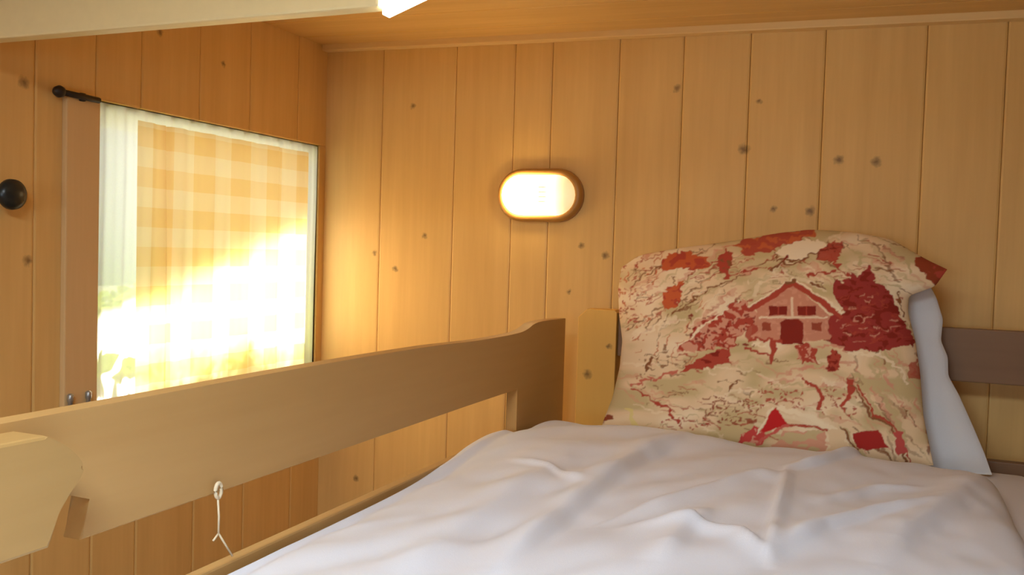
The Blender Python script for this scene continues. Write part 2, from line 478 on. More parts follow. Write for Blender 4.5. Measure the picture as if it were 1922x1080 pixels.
# dark curtain rod end above the window's near corner
rod = thing('curtain_rod', (XL, 1.36, WZ1 + .012), 'short dark iron curtain rod at the top left corner of the window', 'curtain rod')
p0, p1 = on_x(112, 172, XL + .02), on_x(186, 189, XL + .02)
obj('rod', tube_bm([p0, p0.lerp(p1, .5), p1], .006, 10), M_dark, rod, True)
obj('finial', lathe_bm([(.003, -.010), (.010, -.006), (.012, .002), (.008, .010), (.002, .014)], p0, (0, -1, 0), 16), M_dark, rod, True)
pm = p0.lerp(p1, .6)
obj('bracket', box_bm(XL, pm.x, pm.y - .006, pm.y + .006, pm.z - .008, pm.z + .008, bevel=.002), M_dark, rod)

# dark round knob on the left wall
kp = on_x(0, 365, XL)
knob = thing('wall_peg', (XL, kp.y, kp.z), 'dark round knob on the left wall boards beside the window', 'peg')
obj('knob_stem', lathe_bm([(.012, 0), (.010, .02)], kp, (1, 0, 0), 20), M_knob, knob, True)
obj('knob_head', lathe_bm([(.010, .016), (.022, .020), (.028, .028), (.027, .036), (.018, .042), (.004, .044)], kp, (1, 0, 0), 28), M_knob, knob, True)

# ---- downstand beam; the glowing wedge at its end is made up for a bright spot
BZ = EYE + 0.32
bxe = on_z(710, 12, BZ)
by = bxe.y
bm = bmesh.new()
add_box(bm, XL, bxe.x, by, by + .028, BZ, ZC - .001, bevel=.004)
for v in bm.verts:
    if v.co.z > BZ + .1: v.co.z += SLOPE * (v.co.x - XL)
beam = obj('ceiling_beam', bm, M_cream)
beam['kind'] = 'structure'; beam.name = 'trim_2'
wl = thing('added_glow_wedge', (bxe.x, by + .035, BZ), 'white glowing wedge added at the end of the cream ceiling beam', 'lamp')
wa = on_y(712, 27, by + .003); wb = on_y(768, 0, by + .003)
dxs = wb.x - wa.x; dzs = wb.z - wa.z
k = (BZ + .11 - wa.z) / dzs
pts = [(bxe.x + .004, wa.z), (bxe.x + .004 + dxs * k, wa.z + dzs * k), (bxe.x + .004, wa.z + dzs * k)]
obj('glow_wedge_body', prism_bm(pts, 'Y', by + .003, by + .025, bevel=.002), M_wedge, wl)
obj('glow_wedge_plate', box_bm(bxe.x, bxe.x + .004, by + .006, by + .022, BZ + .02, BZ + .13), M_white, wl)

# ---- oval wall lamp
lc = on_y(1009, 366, YB - .03)
lamp = thing('wall_lamp', (lc.x, YB, lc.z), 'lit oval bulkhead lamp with a wooden ring on the back wall', 'lamp')
def stadium(hw, hh, n=16):
    r = hh; c = hw - hh
    out = []
    for k in range(n + 1):
        a = -math.pi / 2 + math.pi * k / n; out.append((c + r * math.cos(a), r * math.sin(a)))
    for k in range(n + 1):
        a = math.pi / 2 + math.pi * k / n; out.append((-c + r * math.cos(a), r * math.sin(a)))
    return out
def oval_loft(secs, capped=True):
    bm = bmesh.new(); rings = []
    for (hw, hh, d) in secs:
        rings.append([bm.verts.new((lc.x + x, YB - d, lc.z + z)) for x, z in stadium(hw, hh)])
    n = len(rings[0])
    for A, B in zip(rings, rings[1:]):
        for i in range(n):
            bm.faces.new((A[i], A[(i + 1) % n], B[(i + 1) % n], B[i]))
    if capped: bm.faces.new(rings[0]); bm.faces.new(rings[-1][::-1])
    else:
        A, B = rings[-1], rings[0]
        for i in range(n): bm.faces.new((A[i], A[(i + 1) % n], B[(i + 1) % n], B[i]))
    return bm
lamp_glow(M_lampglass, lc.x - .06, lc.x + .085)
obj('lamp_ring', oval_loft([(.116, .068, 0), (.116, .068, .018), (.112, .064, .026), (.105, .057, .028), (.099, .052, .024), (.099, .052, 0.001)], False), M_ring, lamp, True)
obj('lamp_glass', oval_loft([(.098, .051, .003), (.098, .051, .030), (.094, .047, .042), (.084, .038, .051), (.066, .022, .056)]), M_lampglass, lamp, True)
bm = bmesh.new()
for dz in (-.030, -.018, -.006, .006, .018, .030):
    w = .098 - .051 + math.sqrt(max(.051 ** 2 - dz ** 2, 0)) - .016
    d = .0545 if abs(dz) < .02 else .050
    tube_bm([(lc.x + w * t, YB - d + .003 * abs(t) ** 4 * 4, lc.z + dz) for t in (.15, .35, .55, .75, .92)], .0022, 6, bm)
obj('glass_rib', bm, M_rib, lamp, True)

# ------------------------------------------------------------------ the bunk bed
XI = -0.695                      # inner face of the guard rail
bed = thing('bunk_bed', (-0.2, 1.1, 0), 'upper bunk of brown pine with guard rail and plank headboard', 'bed')
Z = lambda h: EYE + h
def sm(*ctrl, n=10):             # smooth the outline between control points (Catmull-Rom)
    out = []
    for i in range(len(ctrl) - 1):
        p0 = ctrl[max(i - 1, 0)]; p1 = ctrl[i]; p2 = ctrl[i + 1]; p3 = ctrl[min(i + 2, len(ctrl) - 1)]
        for k in range(n):
            t = k / n
            out.append(tuple(0.5 * ((2 * p1[j]) + (-p0[j] + p2[j]) * t + (2 * p0[j] - 5 * p1[j] + 4 * p2[j] - p3[j]) * t * t + (-p0[j] + 3 * p1[j] - 3 * p2[j] + p3[j]) * t ** 3) for j in (0, 1)))
    out.append(ctrl[-1]); return out
top = [(0.10, Z(-.162))] + sm((.60, Z(-.162)), (1.0, Z(-.161)), (1.33, Z(-.164)), (1.54, Z(-.170)), (1.72, Z(-.171)), (1.785, Z(-.167)), (1.835, Z(-.157)), (1.90, Z(-.1545)), (2.04, Z(-.157)))
nA, nB, nC = on_x(152, 1008, XI), on_x(172, 934, XI), on_x(90, 918, XI)
bot = [(2.04, 0.0), (1.745, 0.0), (1.745, Z(-.286)), (1.5, Z(-.287)), (nA.y, Z(-.288)), (nB.y, nB.z), (nC.y, nC.z), (.10, nC.z)]
obj('guard_rail', prism_bm(top + bot, 'X', XI - .024, XI, bevel=.002), M_rail, bed)
# rounded end board on the inner face of the rail, near the foot
arc_px = [(86, 819), (118, 834), (142, 852), (157, 874), (154, 892), (143, 910), (127, 935), (112, 962), (104, 985)]
arc = [on_x(x, y, XI + .042) for x, y in arc_px]
pts = [(.12, on_x(0, 820, XI + .042).z)] + sm(*[(p.y, p.z) for p in arc], n=6)
pts += [(arc[-1].y - .006, on_x(97, 1020, XI + .042).z - .004), (.12, on_x(97, 1020, XI + .042).z - .004)]
ob = obj('end_board', prism_bm(pts, 'X', XI + .0005, XI + .042, bevel=.003), M_board, bed)
# side boards
obj('side_board', box_bm(XI - .015, XI + .001, .10, 1.745, Z(-.55), Z(-.374), bevel=.003), M_rail, bed)
obj('side_board', box_bm(.305, .329, .10, 2.05, Z(-.55), Z(-.374), bevel=.003), M_rail, bed)
# headboard: posts with clipped corners and two planks
def post(x0, x1, ztop, y0=2.066, y1=2.112):
    c = .020
    return prism_bm([(x0, 0), (x1, 0), (x1, ztop - .006), (x1 - .006, ztop), (x0 + c * 1.1, ztop), (x0, ztop - c)], 'Y', y0, y1, bevel=.002)
pl, pr = on_y(1085, 600, 2.066).x, on_y(1158, 580, 2.066).x
obj('post', post(pl, pr, on_y(1120, 581, 2.066).z), M_post, bed)
obj('post', post(.285, .375, on_y(1120, 581, 2.066).z), M_post, bed)
obj('headboard_plank', box_bm(pr + .002, .285, 2.075, 2.101, Z(-.242), Z(-.132), bevel=.003), M_plank, bed)
obj('headboard_plank', box_bm(pr + .002, .285, 2.075, 2.101, Z(-.55), Z(-.400), bevel=.003), M_plank, bed)
# foot end
obj('post', box_bm(XI - .024, XI + .06, .055, .10, 0, Z(-.162), bevel=.003), M_post, bed)
obj('post', box_bm(.27, .329, .055, .10, 0, Z(-.162), bevel=.003), M_post, bed)
obj('foot_plank', box_bm(XI + .06, .27, .065, .09, Z(-.55), Z(-.40), bevel=.003), M_plank, bed)
for y in np.linspace(.2, 1.95, 9):
    obj('slat', box_bm(XI + .002, .305, y - .04, y + .04, Z(-.55), Z(-.532)), M_plank, bed)

# mattress
MX0, MX1, MY0, MY1, MZ0, MZ1 = XI + .006, .29, .11, 2.055, Z(-.531), Z(-.415)
bm = bmesh.new(); bmesh.ops.create_cube(bm, size=1)
for v in bm.verts:
    v.co = Vector(((MX0 + MX1) / 2 + v.co.x * (MX1 - MX0), (MY0 + MY1) / 2 + v.co.y * (MY1 - MY0), (MZ0 + MZ1) / 2 + v.co.z * (MZ1 - MZ0)))
bmesh.ops.bevel(bm, geom=bm.edges[:], offset=.03, segments=5, affect='EDGES', profile=.6)
mt = obj('mattress', bm, M_sheet, None, True)
tag(mt, 'mattress under a pale fitted sheet, seen at the right behind the duvet', 'mattress')

# duvet
def ridge(x, y, path, w, h, asym=0.0):
    best = 1e9; bt = 0; side = 0; L = len(path) - 1
    for i in range(L):
        ax, ay = path[i]; bx, by_ = path[i + 1]
        dx, dy = bx - ax, by_ - ay
        t = max(0, min(1, ((x - ax) * dx + (y - ay) * dy) / (dx * dx + dy * dy)))
        px, py = ax + dx * t, ay + dy * t
        d = math.hypot(x - px, y - py)
        if d < best:
            best = d; bt = (i + t) / L; side = 1 if (dx * (y - ay) - dy * (x - ax)) > 0 else -1
    ww = w * (1 + asym * side)
    return h * math.exp(-(best / ww) ** 2) * (min(1, bt * 4 + .15)) * (min(1, (1 - bt) * 4 + .15))
DZ = Z(-.372)
def path(*px): return [tuple(on_z(x, y, DZ)[:2]) for x, y in px]
CREASES = [
    (path((1475, 895), (1462, 960), (1448, 1010), (1440, 1090)), .009, .008, .5),
    (path((1470, 905), (1400, 915), (1270, 955), (1120, 1000)), .016, .009, .7),
    (path((930, 1085), (1020, 1010), (1120, 930), (1200, 870), (1290, 828)), .026, .015, .5),
    (path((1476, 900), (1540, 885), (1600, 862), (1640, 842)), .013, .010, .4),
    (path((1440, 1075), (1540, 1020), (1640, 990), (1760, 965)), .016, .010, .3),
    (path((1440, 1078), (1390, 1040), (1300, 1015), (1180, 1010)), .016, .009, .3),
    (path((740, 1090), (860, 1010), (960, 940), (1090, 860)), .035, .010, .3),
    (path((1640, 1090), (1700, 1020), (1790, 950), (1850, 890)), .03, .010, .3),
    (path((1230, 1090), (1290, 1020), (1330, 980)), .02, .008, .3),
    (path((960, 880), (1040, 905), (1100, 935)), .012, .005, .3),
    (path((1530, 960), (1640, 930), (1740, 925)), .014, .006, .3),
]
DX0, DX1, DY0, DY1 = -0.680, 0.205, .12, 1.86
nu, nv = 210, 300
bm = bmesh.new(); rows = []
for j in range(nv + 1):
    v = -1 + 2 * j / nv; row = []
    yv = DY0 + (DY1 - DY0) * (v + 1) / 2
    spread = 1 / (1 + math.exp(-(yv - 1.47) / .060)) / (1 + math.exp((yv - 1.665) / .014))       # spills over the side board towards the head
    x0 = DX0 - .040 * spread
    zl = MZ1 + .012 + .0 * spread
    for i in range(nu + 1):
        u = -1 + 2 * i / nu; u = 1.35 * u - .35 * u ** 3
        x = x0 + (DX1 - x0) * (u + 1) / 2
        y = yv - .05 * max(0, u - .55) ** 1.5 - .02 * max(0, -u - .7)
        eu = max(0.0, 1 - min(1, abs(u)) ** (16 - (6 * spread if u < 0 else 0))) ** .5; ev = max(0.0, 1 - abs(v) ** 30) ** .5
        h = (Z(-.376) - MZ1) + .024 / (1 + math.exp(-(yv - 1.47) / .06)) * max(0, -u) + .012 * (1 - u * u) + .012 * (u + 1) / 2
        n1 = noise.noise(Vector((x * 4.1, y * 3.2, 1.7))) * .010
        # long folds running from the near left to the far right, as on a loose cover
        a = (x * .83 + y * -.55); b = (x * .55 + y * .83)
        n2 = noise.noise(Vector((a * 14, b * 3.5, 5.1))) * .0085
        n3 = noise.noise(Vector((x * 24, y * 15, 9.3))) * .0026
        c = sum(ridge(x, y, p_, w_, h_, s_) for p_, w_, h_, s_ in CREASES) * 1.45
        zb = MZ1 + .0015 if x > XI + .0075 else Z(-.374) + .001
        q = min(1, max(0, (XI + .034 - x) / .0265)); q = q * q * (3 - 2 * q)
        zs = MZ1 + .0015 + (Z(-.374) + .001 - MZ1 - .0015) * q
        z = max(zs + max(.0, MZ1 + .002 + h + n1 + n2 + n3 + c - zs) * min(eu, 1) * ev, zb + .0006)
        row.append((bm.verts.new((x, y, z)), bm.verts.new((x, y, zb))))
    rows.append(row)
for A, B in zip(rows, rows[1:]):
    for i in range(nu):
        bm.faces.new((A[i][0], A[i + 1][0], B[i + 1][0], B[i][0]))
        bm.faces.new((B[i][1], B[i + 1][1], A[i + 1][1], A[i][1]))
    for i, r_ in ((0, 1), (nu, -1)):
        q4 = (A[i][0], B[i][0], B[i][1], A[i][1]); bm.faces.new(q4[::r_])
for row in (rows[0], rows[-1]):
    for i in range(nu): bm.faces.new((row[i][0], row[i][1], row[i + 1][1], row[i + 1][0]))
dv = obj('duvet', bm, M_duvet, None, True)
tag(dv, 'rumpled white duvet spread over the bunk mattress', 'duvet')

# ------------------------------------------------------------------ pillows
def poly_resample(pts, n):
    p = np.array(pts, float); d = np.r_[0, np.cumsum(np.hypot(*np.diff(p, axis=0).T))]
    t = np.linspace(0, d[-1], n)
    q = np.stack([np.interp(t, d, p[:, 0]), np.interp(t, d, p[:, 1])], 1)
    k = max(3, n // 24) | 1                                  # soften the corners of the outline
    pad = np.pad(q, ((k, k), (0, 0)), mode='reflect', reflect_type='odd')
    ker = np.ones(k) / k
    s = np.stack([np.convolve(pad[:, i], ker, 'same')[k:-k] for i in (0, 1)], 1)
    s[0], s[-1] = q[0], q[-1]
    return s
def coons(left, topc, right, botc, nu, nv):
    L_, R_ = poly_resample(left, nv), poly_resample(right, nv)      # bottom -> top
    B_, T_ = poly_resample(botc, nu), poly_resample(topc, nu)       # left -> right
    u = np.linspace(0, 1, nu)[None, :, None]; v = np.linspace(0, 1, nv)[:, None, None]
    P = (1 - v) * B_[None] + v * T_[None] + (1 - u) * L_[:, None] + u * R_[:, None]
    P -= (1 - u) * (1 - v) * B_[0] + u * (1 - v) * B_[-1] + (1 - u) * v * T_[0] + u * v * T_[-1]
    return P
def to_plane(px, y0, k):
    """photo outline -> leaning plane  y = y0 + k*(z - Z(-.38))"""
    q = np.stack([(px[..., 0] - CX) / F_PX, -(px[..., 1] - CY) / F_PX, -np.ones(px.shape[:-1])], -1)
    d = q @ ROT.T
    t = (y0 + .38 * k) / (d[..., 1] - k * d[..., 2])
    P = d * t[..., None]; P[..., 2] += EYE
    return P
def pillow(name, outline, y0, k, thick, nu, nv, mat, wr=0.003, seed=0.0, back=1.0):
    P = to_plane(coons(*outline, nu, nv), y0, k)
    n = np.array([0, -1, k]); n = n / np.linalg.norm(n)
    U = np.linspace(-1, 1, nu)[None, :]; V = np.linspace(-1, 1, nv)[:, None]
    prof = np.clip((1 - np.abs(U) ** 3.2) * (1 - np.abs(V) ** 3.2), 0, 1) ** .62
    def wrinkle(s):
        w = np.zeros((nv, nu))
        for j in range(0, nv):
            for i in range(0, nu):
                w[j, i] = noise.noise(Vector((P[j, i, 0] * 9 + s, P[j, i, 2] * 11, s))) + .5 * noise.noise(Vector((P[j, i, 0] * 26, P[j, i, 2] * 14, s + 4)))
        return w
    wf = wrinkle(seed)
    edge = np.sqrt(prof)
    Ff = P + n * (thick * prof + wr * wf * edge)[..., None]
    Bb = P - n * (back * thick * prof + wr * .6 * wf * edge)[..., None]
    verts = np.concatenate([Ff.reshape(-1, 3), Bb.reshape(-1, 3)])
    verts[:, 2] = np.maximum(verts[:, 2], MZ1 + .002)          # the bottom edge rests on the mattress
    idx = np.arange(nu * nv).reshape(nv, nu); o2 = nu * nv
    a, b, c, d = idx[:-1, :-1], idx[:-1, 1:], idx[1:, 1:], idx[1:, :-1]
    f1 = np.stack([a, b, c, d], -1).reshape(-1, 4); f2 = np.stack([d, c, b, a], -1).reshape(-1, 4) + o2
    rim = np.concatenate([idx[0, :], idx[1:, -1], idx[-1, ::-1][1:], idx[::-1, 0][1:-1]])
    nxt = np.roll(rim, -1)
    f3 = np.stack([rim, rim + o2, nxt + o2, nxt], -1)
    faces = np.concatenate([f1, f2, f3])
    me = bpy.data.meshes.new(name)
    me.vertices.add(len(verts)); me.vertices.foreach_set('co', verts.ravel())
    me.loops.add(faces.size); me.loops.foreach_set('vertex_index', faces.ravel().astype(np.int32))
    me.polygons.add(len(faces)); me.polygons.foreach_set('loop_start', (np.arange(len(faces)) * 4).astype(np.int32))
    me.polygons.foreach_set('use_smooth', np.ones(len(faces), bool))
    me.update(); me.validate()
    me.materials.append(mat)
    o = bpy.data.objects.new(name, me); C.objects.link(o)
    return o, verts

# -- the printed cloth: a cottage between trees, hills and paths, in reds and browns on cream
CW0, CH0, CW, CH, SS = 1110, 415, 690, 500, 2
canvas = np.zeros((CH * SS, CW * SS, 3))
def lin(c): return np.array(srgb(*c)[:3])
CREAM, BEIGE, RED, DRED, PINK, BROWN, ORNG, PALE = (lin(c) for c in ((232, 202, 162), (202, 178, 130), (178, 72, 54), (138, 44, 32), (216, 152, 124), (140, 88, 54), (200, 96, 56), (243, 222, 188)))
gy, gx_ = np.mgrid[0:CH * SS, 0:CW * SS]
GX = CW0 + gx_ / SS; GY = CH0 + gy / SS
rng = np.random.default_rng(11)
def vnoise(sx, sy, seed):
    r = np.random.default_rng(seed); g = r.random((64, 64))
    x = np.clip(GX - CW0, 0, CW) / sx; y = np.clip(GY - CH0, 0, CH) / sy
    xi, yi = np.floor(x).astype(int), np.floor(y).astype(int); fx, fy = x - xi, y - yi
    fx = fx * fx * (3 - 2 * fx); fy = fy * fy * (3 - 2 * fy)
    G = lambda a, b: g[b % 64, a % 64]
    return (G(xi, yi) * (1 - fx) + G(xi + 1, yi) * fx) * (1 - fy) + (G(xi, yi + 1) * (1 - fx) + G(xi + 1, yi + 1) * fx) * fy
canvas[:] = CREAM
b0 = vnoise(85, 34, 1) * .6 + vnoise(38, 18, 2) * .4
canvas += (BEIGE - CREAM) * np.clip((b0 - .46) * 5, 0, 1)[..., None]
canvas += (PALE - canvas) * (np.clip((.40 - b0) * 5, 0, 1) * .7)[..., None]
def paint(mask, col, a=1.0):
    m = (np.asarray(mask, float) * a)[..., None]; canvas[:] = canvas * (1 - m) + col * m
# the print follows slightly wavy lines, steadier at the cottage
_keep = 1 - .85 * np.exp(-(((GX - 1488) / 80) ** 2 + ((GY - 590) / 62) ** 2) ** 2) - .7 * np.exp(-((GX - 1470) / 70) ** 2 - ((GY - 805) / 40) ** 2) - .7 * np.exp(-((GX - 1638) / 50) ** 2 - ((GY - 825) / 36) ** 2)
GXO, GYO = GX, GY
GX = GX + ((vnoise(13, 9, 21) - .5) * 11 + (vnoise(5, 4, 22) - .5) * 5) * _keep
GY = GY + ((vnoise(12, 10, 23) - .5) * 10 + (vnoise(5, 4, 24) - .5) * 5) * _keep
def inside(pts):
    m = np.zeros(GX.shape, bool); n = len(pts)
    for i in range(n):
        x0, y0 = pts[i]; x1, y1 = pts[(i + 1) % n]
        if y0 == y1: continue
        c = ((y0 > GY) != (y1 > GY)) & (GX < (x1 - x0) * (GY - y0) / (y1 - y0) + x0); m ^= c
    return m
def poly(pts, col, a=1.0, mottle=0.0, mcol=None, seed=3, sx=7, sy=4):
    m = inside(pts)
    if mottle:
        nz_ = vnoise(sx, sy, seed)
        paint(m & (nz_ > mottle), col, a); paint(m & (nz_ <= mottle), mcol, a)
    else: paint(m, col, a)
def stroke(pts, w, col, a=1.0):
    for (x0, y0), (x1, y1) in zip(pts, pts[1:]):
        k_ = w + 9; lo = (int((min(x0, x1) - k_ - CW0) * SS), int((min(y0, y1) - k_ - CH0) * SS)); hi = (int((max(x0, x1) + k_ - CW0) * SS) + 2, int((max(y0, y1) + k_ - CH0) * SS) + 2)
        sl = (slice(max(lo[1], 0), max(hi[1], 0)), slice(max(lo[0], 0), max(hi[0], 0)))
        X, Y = GX[sl], GY[sl]
        if X.size == 0: continue
        dx, dy = x1 - x0, y1 - y0
        t = np.clip(((X - x0) * dx + (Y - y0) * dy) / (dx * dx + dy * dy + 1e-9), 0, 1)
        d = np.hypot(X - x0 - t * dx, Y - y0 - t * dy)
        m = np.clip((w / 2 - d) + .5, 0, 1)[..., None] * a
        canvas[sl] = canvas[sl] * (1 - m) + col * m
def dots(x0, x1, y0, y1, n, col, r=(1.5, 3.5), a=.9):
    for _ in range(n):
        x, y = rng.uniform(x0, x1), rng.uniform(y0, y1); l = rng.uniform(0, 5); t = rng.uniform(-.6, .6)
        stroke([(x, y), (x + l * math.cos(t), y + l * math.sin(t))], rng.uniform(*r), col, a)
def hatch(n, box, ang, ln, cols, w=(1.2, 2.8), a=.8):
    x0, x1, y0, y1 = box
    for _ in range(n):
        x, y = rng.uniform(x0, x1), rng.uniform(y0, y1); t = math.radians(rng.normal(ang, 12)); l = rng.uniform(*ln)
        m = (x + l * .5 * math.cos(t) + rng.normal(0, 2), y - l * .5 * math.sin(t) + rng.normal(0, 2))
        stroke([(x, y), m, (x + l * math.cos(t), y - l * math.sin(t))], rng.uniform(*w), cols[rng.integers(len(cols))], a)
# hill contours of the upper half, rising to the right; level ones lower down
hatch(110, (1160, 1480, 470, 640), 28, (18, 60), [BROWN, RED, BEIGE])
hatch(70, (1440, 1700, 440, 540), -18, (14, 46), [BROWN, RED, BEIGE])
hatch(80, (1150, 1460, 660, 830), -8, (15, 50), [BROWN, BEIGE, RED])
hatch(50, (1560, 1740, 650, 840), -52, (20, 60), [BROWN, BEIGE, PINK], (2, 5))
hatch(60, (1170, 1330, 480, 700), 60, (10, 26), [BROWN, ORNG], (1.2, 2.4))
hatch(20, (1380, 1640, 690, 745), 3, (25, 70), [BEIGE, PINK], (3, 7), .7)
hatch(60, (1180, 1470, 480, 640), 30, (25, 80), [PALE, BEIGE, PINK], (3, 8), .55)
hatch(40, (1440, 1720, 440, 540), -25, (20, 60), [PINK, PALE, BEIGE], (3, 8), .5)
hatch(50, (1150, 1560, 670, 830), -10, (25, 70), [PINK, PALE, BEIGE], (3, 8), .5)
hatch(40, (1590, 1740, 660, 850), -55, (25, 80), [PINK, BROWN, BEIGE], (3, 8), .45)
# top band
poly([(1370, 458), (1420, 444), (1470, 434), (1529, 425), (1530, 442), (1500, 452), (1462, 461), (1442, 476), (1399, 480)], RED, .95, .38, ORNG, 4, 16, 6)
poly([(1538, 461), (1581, 452), (1579, 484), (1562, 496), (1534, 484)], RED, .95, .3, DRED, 5)
poly([(1455, 470), (1490, 453), (1540, 450), (1551, 462), (1530, 478), (1480, 488)], PALE)
stroke([(1455, 470), (1462, 487), (1500, 486), (1540, 474)], 3, BROWN); stroke([(1472, 490), (1476, 478)], 5, DRED)
poly([(1236, 489), (1260, 478), (1290, 473), (1330, 485), (1327, 502), (1285, 505), (1245, 508)], ORNG, 1, .35, RED, 6, 10, 5)
poly([(1346, 480), (1360, 470), (1376, 476), (1370, 520), (1352, 515)], RED, 1, .4, BROWN, 7)
poly([(1246, 545), (1262, 532), (1284, 529), (1272, 572), (1254, 585), (1244, 580)], ORNG, 1, .3, RED, 8)
dots(1160, 1196, 498, 610, 46, RED); dots(1160, 1230, 480, 640, 40, ORNG, (1.2, 2.8)); dots(1196, 1240, 640, 760, 22, BROWN, (1.2, 2.5))
stroke([(1285, 505), (1345, 492), (1372, 505)], 4, RED); stroke([(1262, 590), (1310, 556), (1350, 530), (1400, 515)], 3, BROWN); stroke([(1330, 520), (1420, 508), (1450, 500)], 2.5, RED)
stroke([(1448, 505), (1470, 495), (1500, 492)], 5, BROWN); stroke([(1514, 520), (1540, 512), (1570, 508)], 4, RED); stroke([(1520, 532), (1548, 540)], 4, BROWN); stroke([(1560, 480), (1572, 500), (1600, 520)], 4, RED)
stroke([(1640, 455), (1660, 480), (1668, 510), (1690, 530)], 4, BROWN, .7); stroke([(1600, 470), (1622, 485), (1618, 500)], 4, BEIGE); stroke([(1670, 460), (1695, 480), (1712, 510)], 5, BEIGE)
poly([(1715, 488), (1745, 478), (1790, 500), (1785, 545), (1760, 540), (1730, 518)], lin((150, 66, 38)), 1, .3, RED, 9)
# trees left and right of the house
poly([(1268, 660), (1290, 632), (1318, 599), (1345, 592), (1362, 586), (1372, 568), (1399, 562), (1422, 592), (1414, 612), (1390, 632), (1372, 652), (1320, 654)], RED, 1, .46, PINK, 10, 8, 5)
dots(1290, 1412, 592, 650, 60, DRED, (2, 4))
poly([(1277, 699), (1300, 680), (1330, 663), (1369, 652), (1370, 684), (1318, 692)], RED, 1, .3, DRED, 12, 18, 8)
stroke([(1272, 650), (1330, 606), (1370, 580)], 3, PALE)
poly([(1566, 518), (1580, 532), (1604, 514), (1612, 520), (1630, 500), (1640, 522), (1653, 533), (1674, 545), (1680, 568), (1689, 593), (1704, 622), (1726, 648), (1690, 652), (1656, 662), (1578, 655), (1548, 640), (1548, 596), (1586, 586), (1568, 560)], lin((160, 58, 50)), 1, .34, DRED, 13, 12, 5)
hatch(60, (1572, 1690, 545, 645), 4, (6, 20), [PINK, RED], (1.5, 2.6), .85)
stroke([(1675, 545), (1690, 580), (1708, 620)], 4, PALE, .9); stroke([(1684, 548), (1698, 590)], 3, BROWN)
# the house
poly([(1488, 534), (1420, 580), (1410, 640), (1556, 640), (1556, 590)], lin((208, 140, 112)), 1, .25, PINK, 14)
stroke([(1412, 580), (1488, 530), (1578, 592)], 10, RED); stroke([(1408, 575), (1488, 523), (1584, 586)], 3, PALE); stroke([(1478, 532), (1492, 527)], 6, BROWN)
for x0, x1 in ((1443, 1477), (1497, 1531)):
    poly([(x0, 575), (x1, 575), (x1, 592), (x0, 592)], DRED); stroke([((x0 + x1) / 2, 576), ((x0 + x1) / 2, 591)], 2, RED)
stroke([(1425, 596), (1550, 596)], 4, PALE, .8); stroke([(1487, 560), (1487, 592)], 5, PALE, .7)
for x0, x1 in ((1430, 1446), (1523, 1542)): poly([(x0, 606), (x1, 606), (x1, 621), (x0, 621)], lin((158, 74, 52)))
poly([(1464, 645), (1464, 606), (1475, 599), (1498, 599), (1508, 606), (1508, 645)], DRED)
poly([(1396, 634), (1412, 606), (1424, 612), (1412, 640)], RED, .9)
stroke([(1406, 640), (1450, 636)], 4, RED); stroke([(1448, 676), (1452, 642), (1464, 640)], 9, RED); stroke([(1400, 652), (1430, 664), (1448, 664)], 4, RED); stroke([(1408, 646), (1440, 648)], 4, PALE)
poly([(1490, 650), (1512, 642), (1534, 656), (1532, 682), (1510, 682), (1494, 668)], RED, 1, .35, PINK, 15, 5, 4)
poly([(1549, 664), (1562, 656), (1580, 668), (1580, 696), (1560, 700), (1548, 688)], RED, 1, .35, DRED, 16, 5, 4)
stroke([(1534, 650), (1560, 648), (1590, 660)], 4, PINK); stroke([(1500, 690), (1545, 690)], 3, PINK)
stroke([(1590, 662), (1650, 668), (1690, 690), (1700, 720)], 6, PALE, .8); stroke([(1600, 700), (1640, 720), (1680, 780), (1700, 830)], 9, BEIGE, .9)
stroke([(1724, 640), (1730, 690), (1738, 760), (1746, 850)], 7, lin((150, 90, 66)), .8)
poly([(1704, 684), (1722, 676), (1730, 708), (1706, 710)], RED, .8)
# lower scene
stroke([(1188, 730), (1220, 745), (1250, 765), (1275, 795)], 4, RED); stroke([(1186, 722), (1230, 708), (1270, 700)], 5, lin((200, 110, 88))); stroke([(1215, 700), (1222, 672)], 6, BROWN)
dots(1322, 1420, 742, 796, 90, lin((152, 74, 50)), (2, 4)); dots(1400, 1510, 732, 768, 50, RED, (2, 4)); dots(1225, 1330, 780, 806, 34, RED, (2, 4)); dots(1536, 1616, 724, 784, 46, RED, (2, 4)); dots(1420, 1450, 720, 740, 12, RED)
stroke([(1510, 713), (1530, 722), (1540, 745), (1536, 768)], 7, RED); stroke([(1596, 712), (1598, 735), (1583, 762)], 9, RED); stroke([(1370, 735), (1384, 718)], 4, BROWN)
for o_ in (0, 9): stroke([(1600 + o_, 722), (1633 + o_, 780), (1673 + o_, 803), (1695 + o_, 850), (1702 + o_, 880)], 4.5, RED if o_ else BROWN)
poly([(1453, 764), (1480, 797), (1426, 815)], lin((196, 40, 40)))
poly([(1376, 830), (1418, 798), (1436, 812), (1432, 836)], lin((200, 72, 66)), 1, .3, PINK, 17)
stroke([(1424, 812), (1446, 770)], 4, PALE); stroke([(1460, 764), (1520, 782), (1566, 806)], 10, PALE); stroke([(1478, 797), (1530, 800), (1564, 812)], 5, RED)
stroke([(1420, 832), (1462, 806), (1480, 798)], 5, lin((206, 96, 84))); poly([(1450, 836), (1470, 810), (1550, 808), (1550, 850), (1450, 850)], PINK, .9, .4, BEIGE, 18, 22, 6)
poly([(1555, 806), (1580, 806), (1592, 850), (1556, 850)], CREAM); stroke([(1580, 806), (1596, 830), (1610, 846)], 5, BROWN)
poly([(1600, 815), (1646, 806), (1668, 840), (1612, 844)], lin((170, 48, 42)))
poly([(1676, 812), (1690, 810), (1706, 850), (1684, 850)], lin((196, 84, 76)))
stroke([(1180, 765), (1192, 800)], 10, lin((226, 206, 130)), .8); stroke([(1128, 790), (1150, 786)], 6, lin((150, 76, 50)))

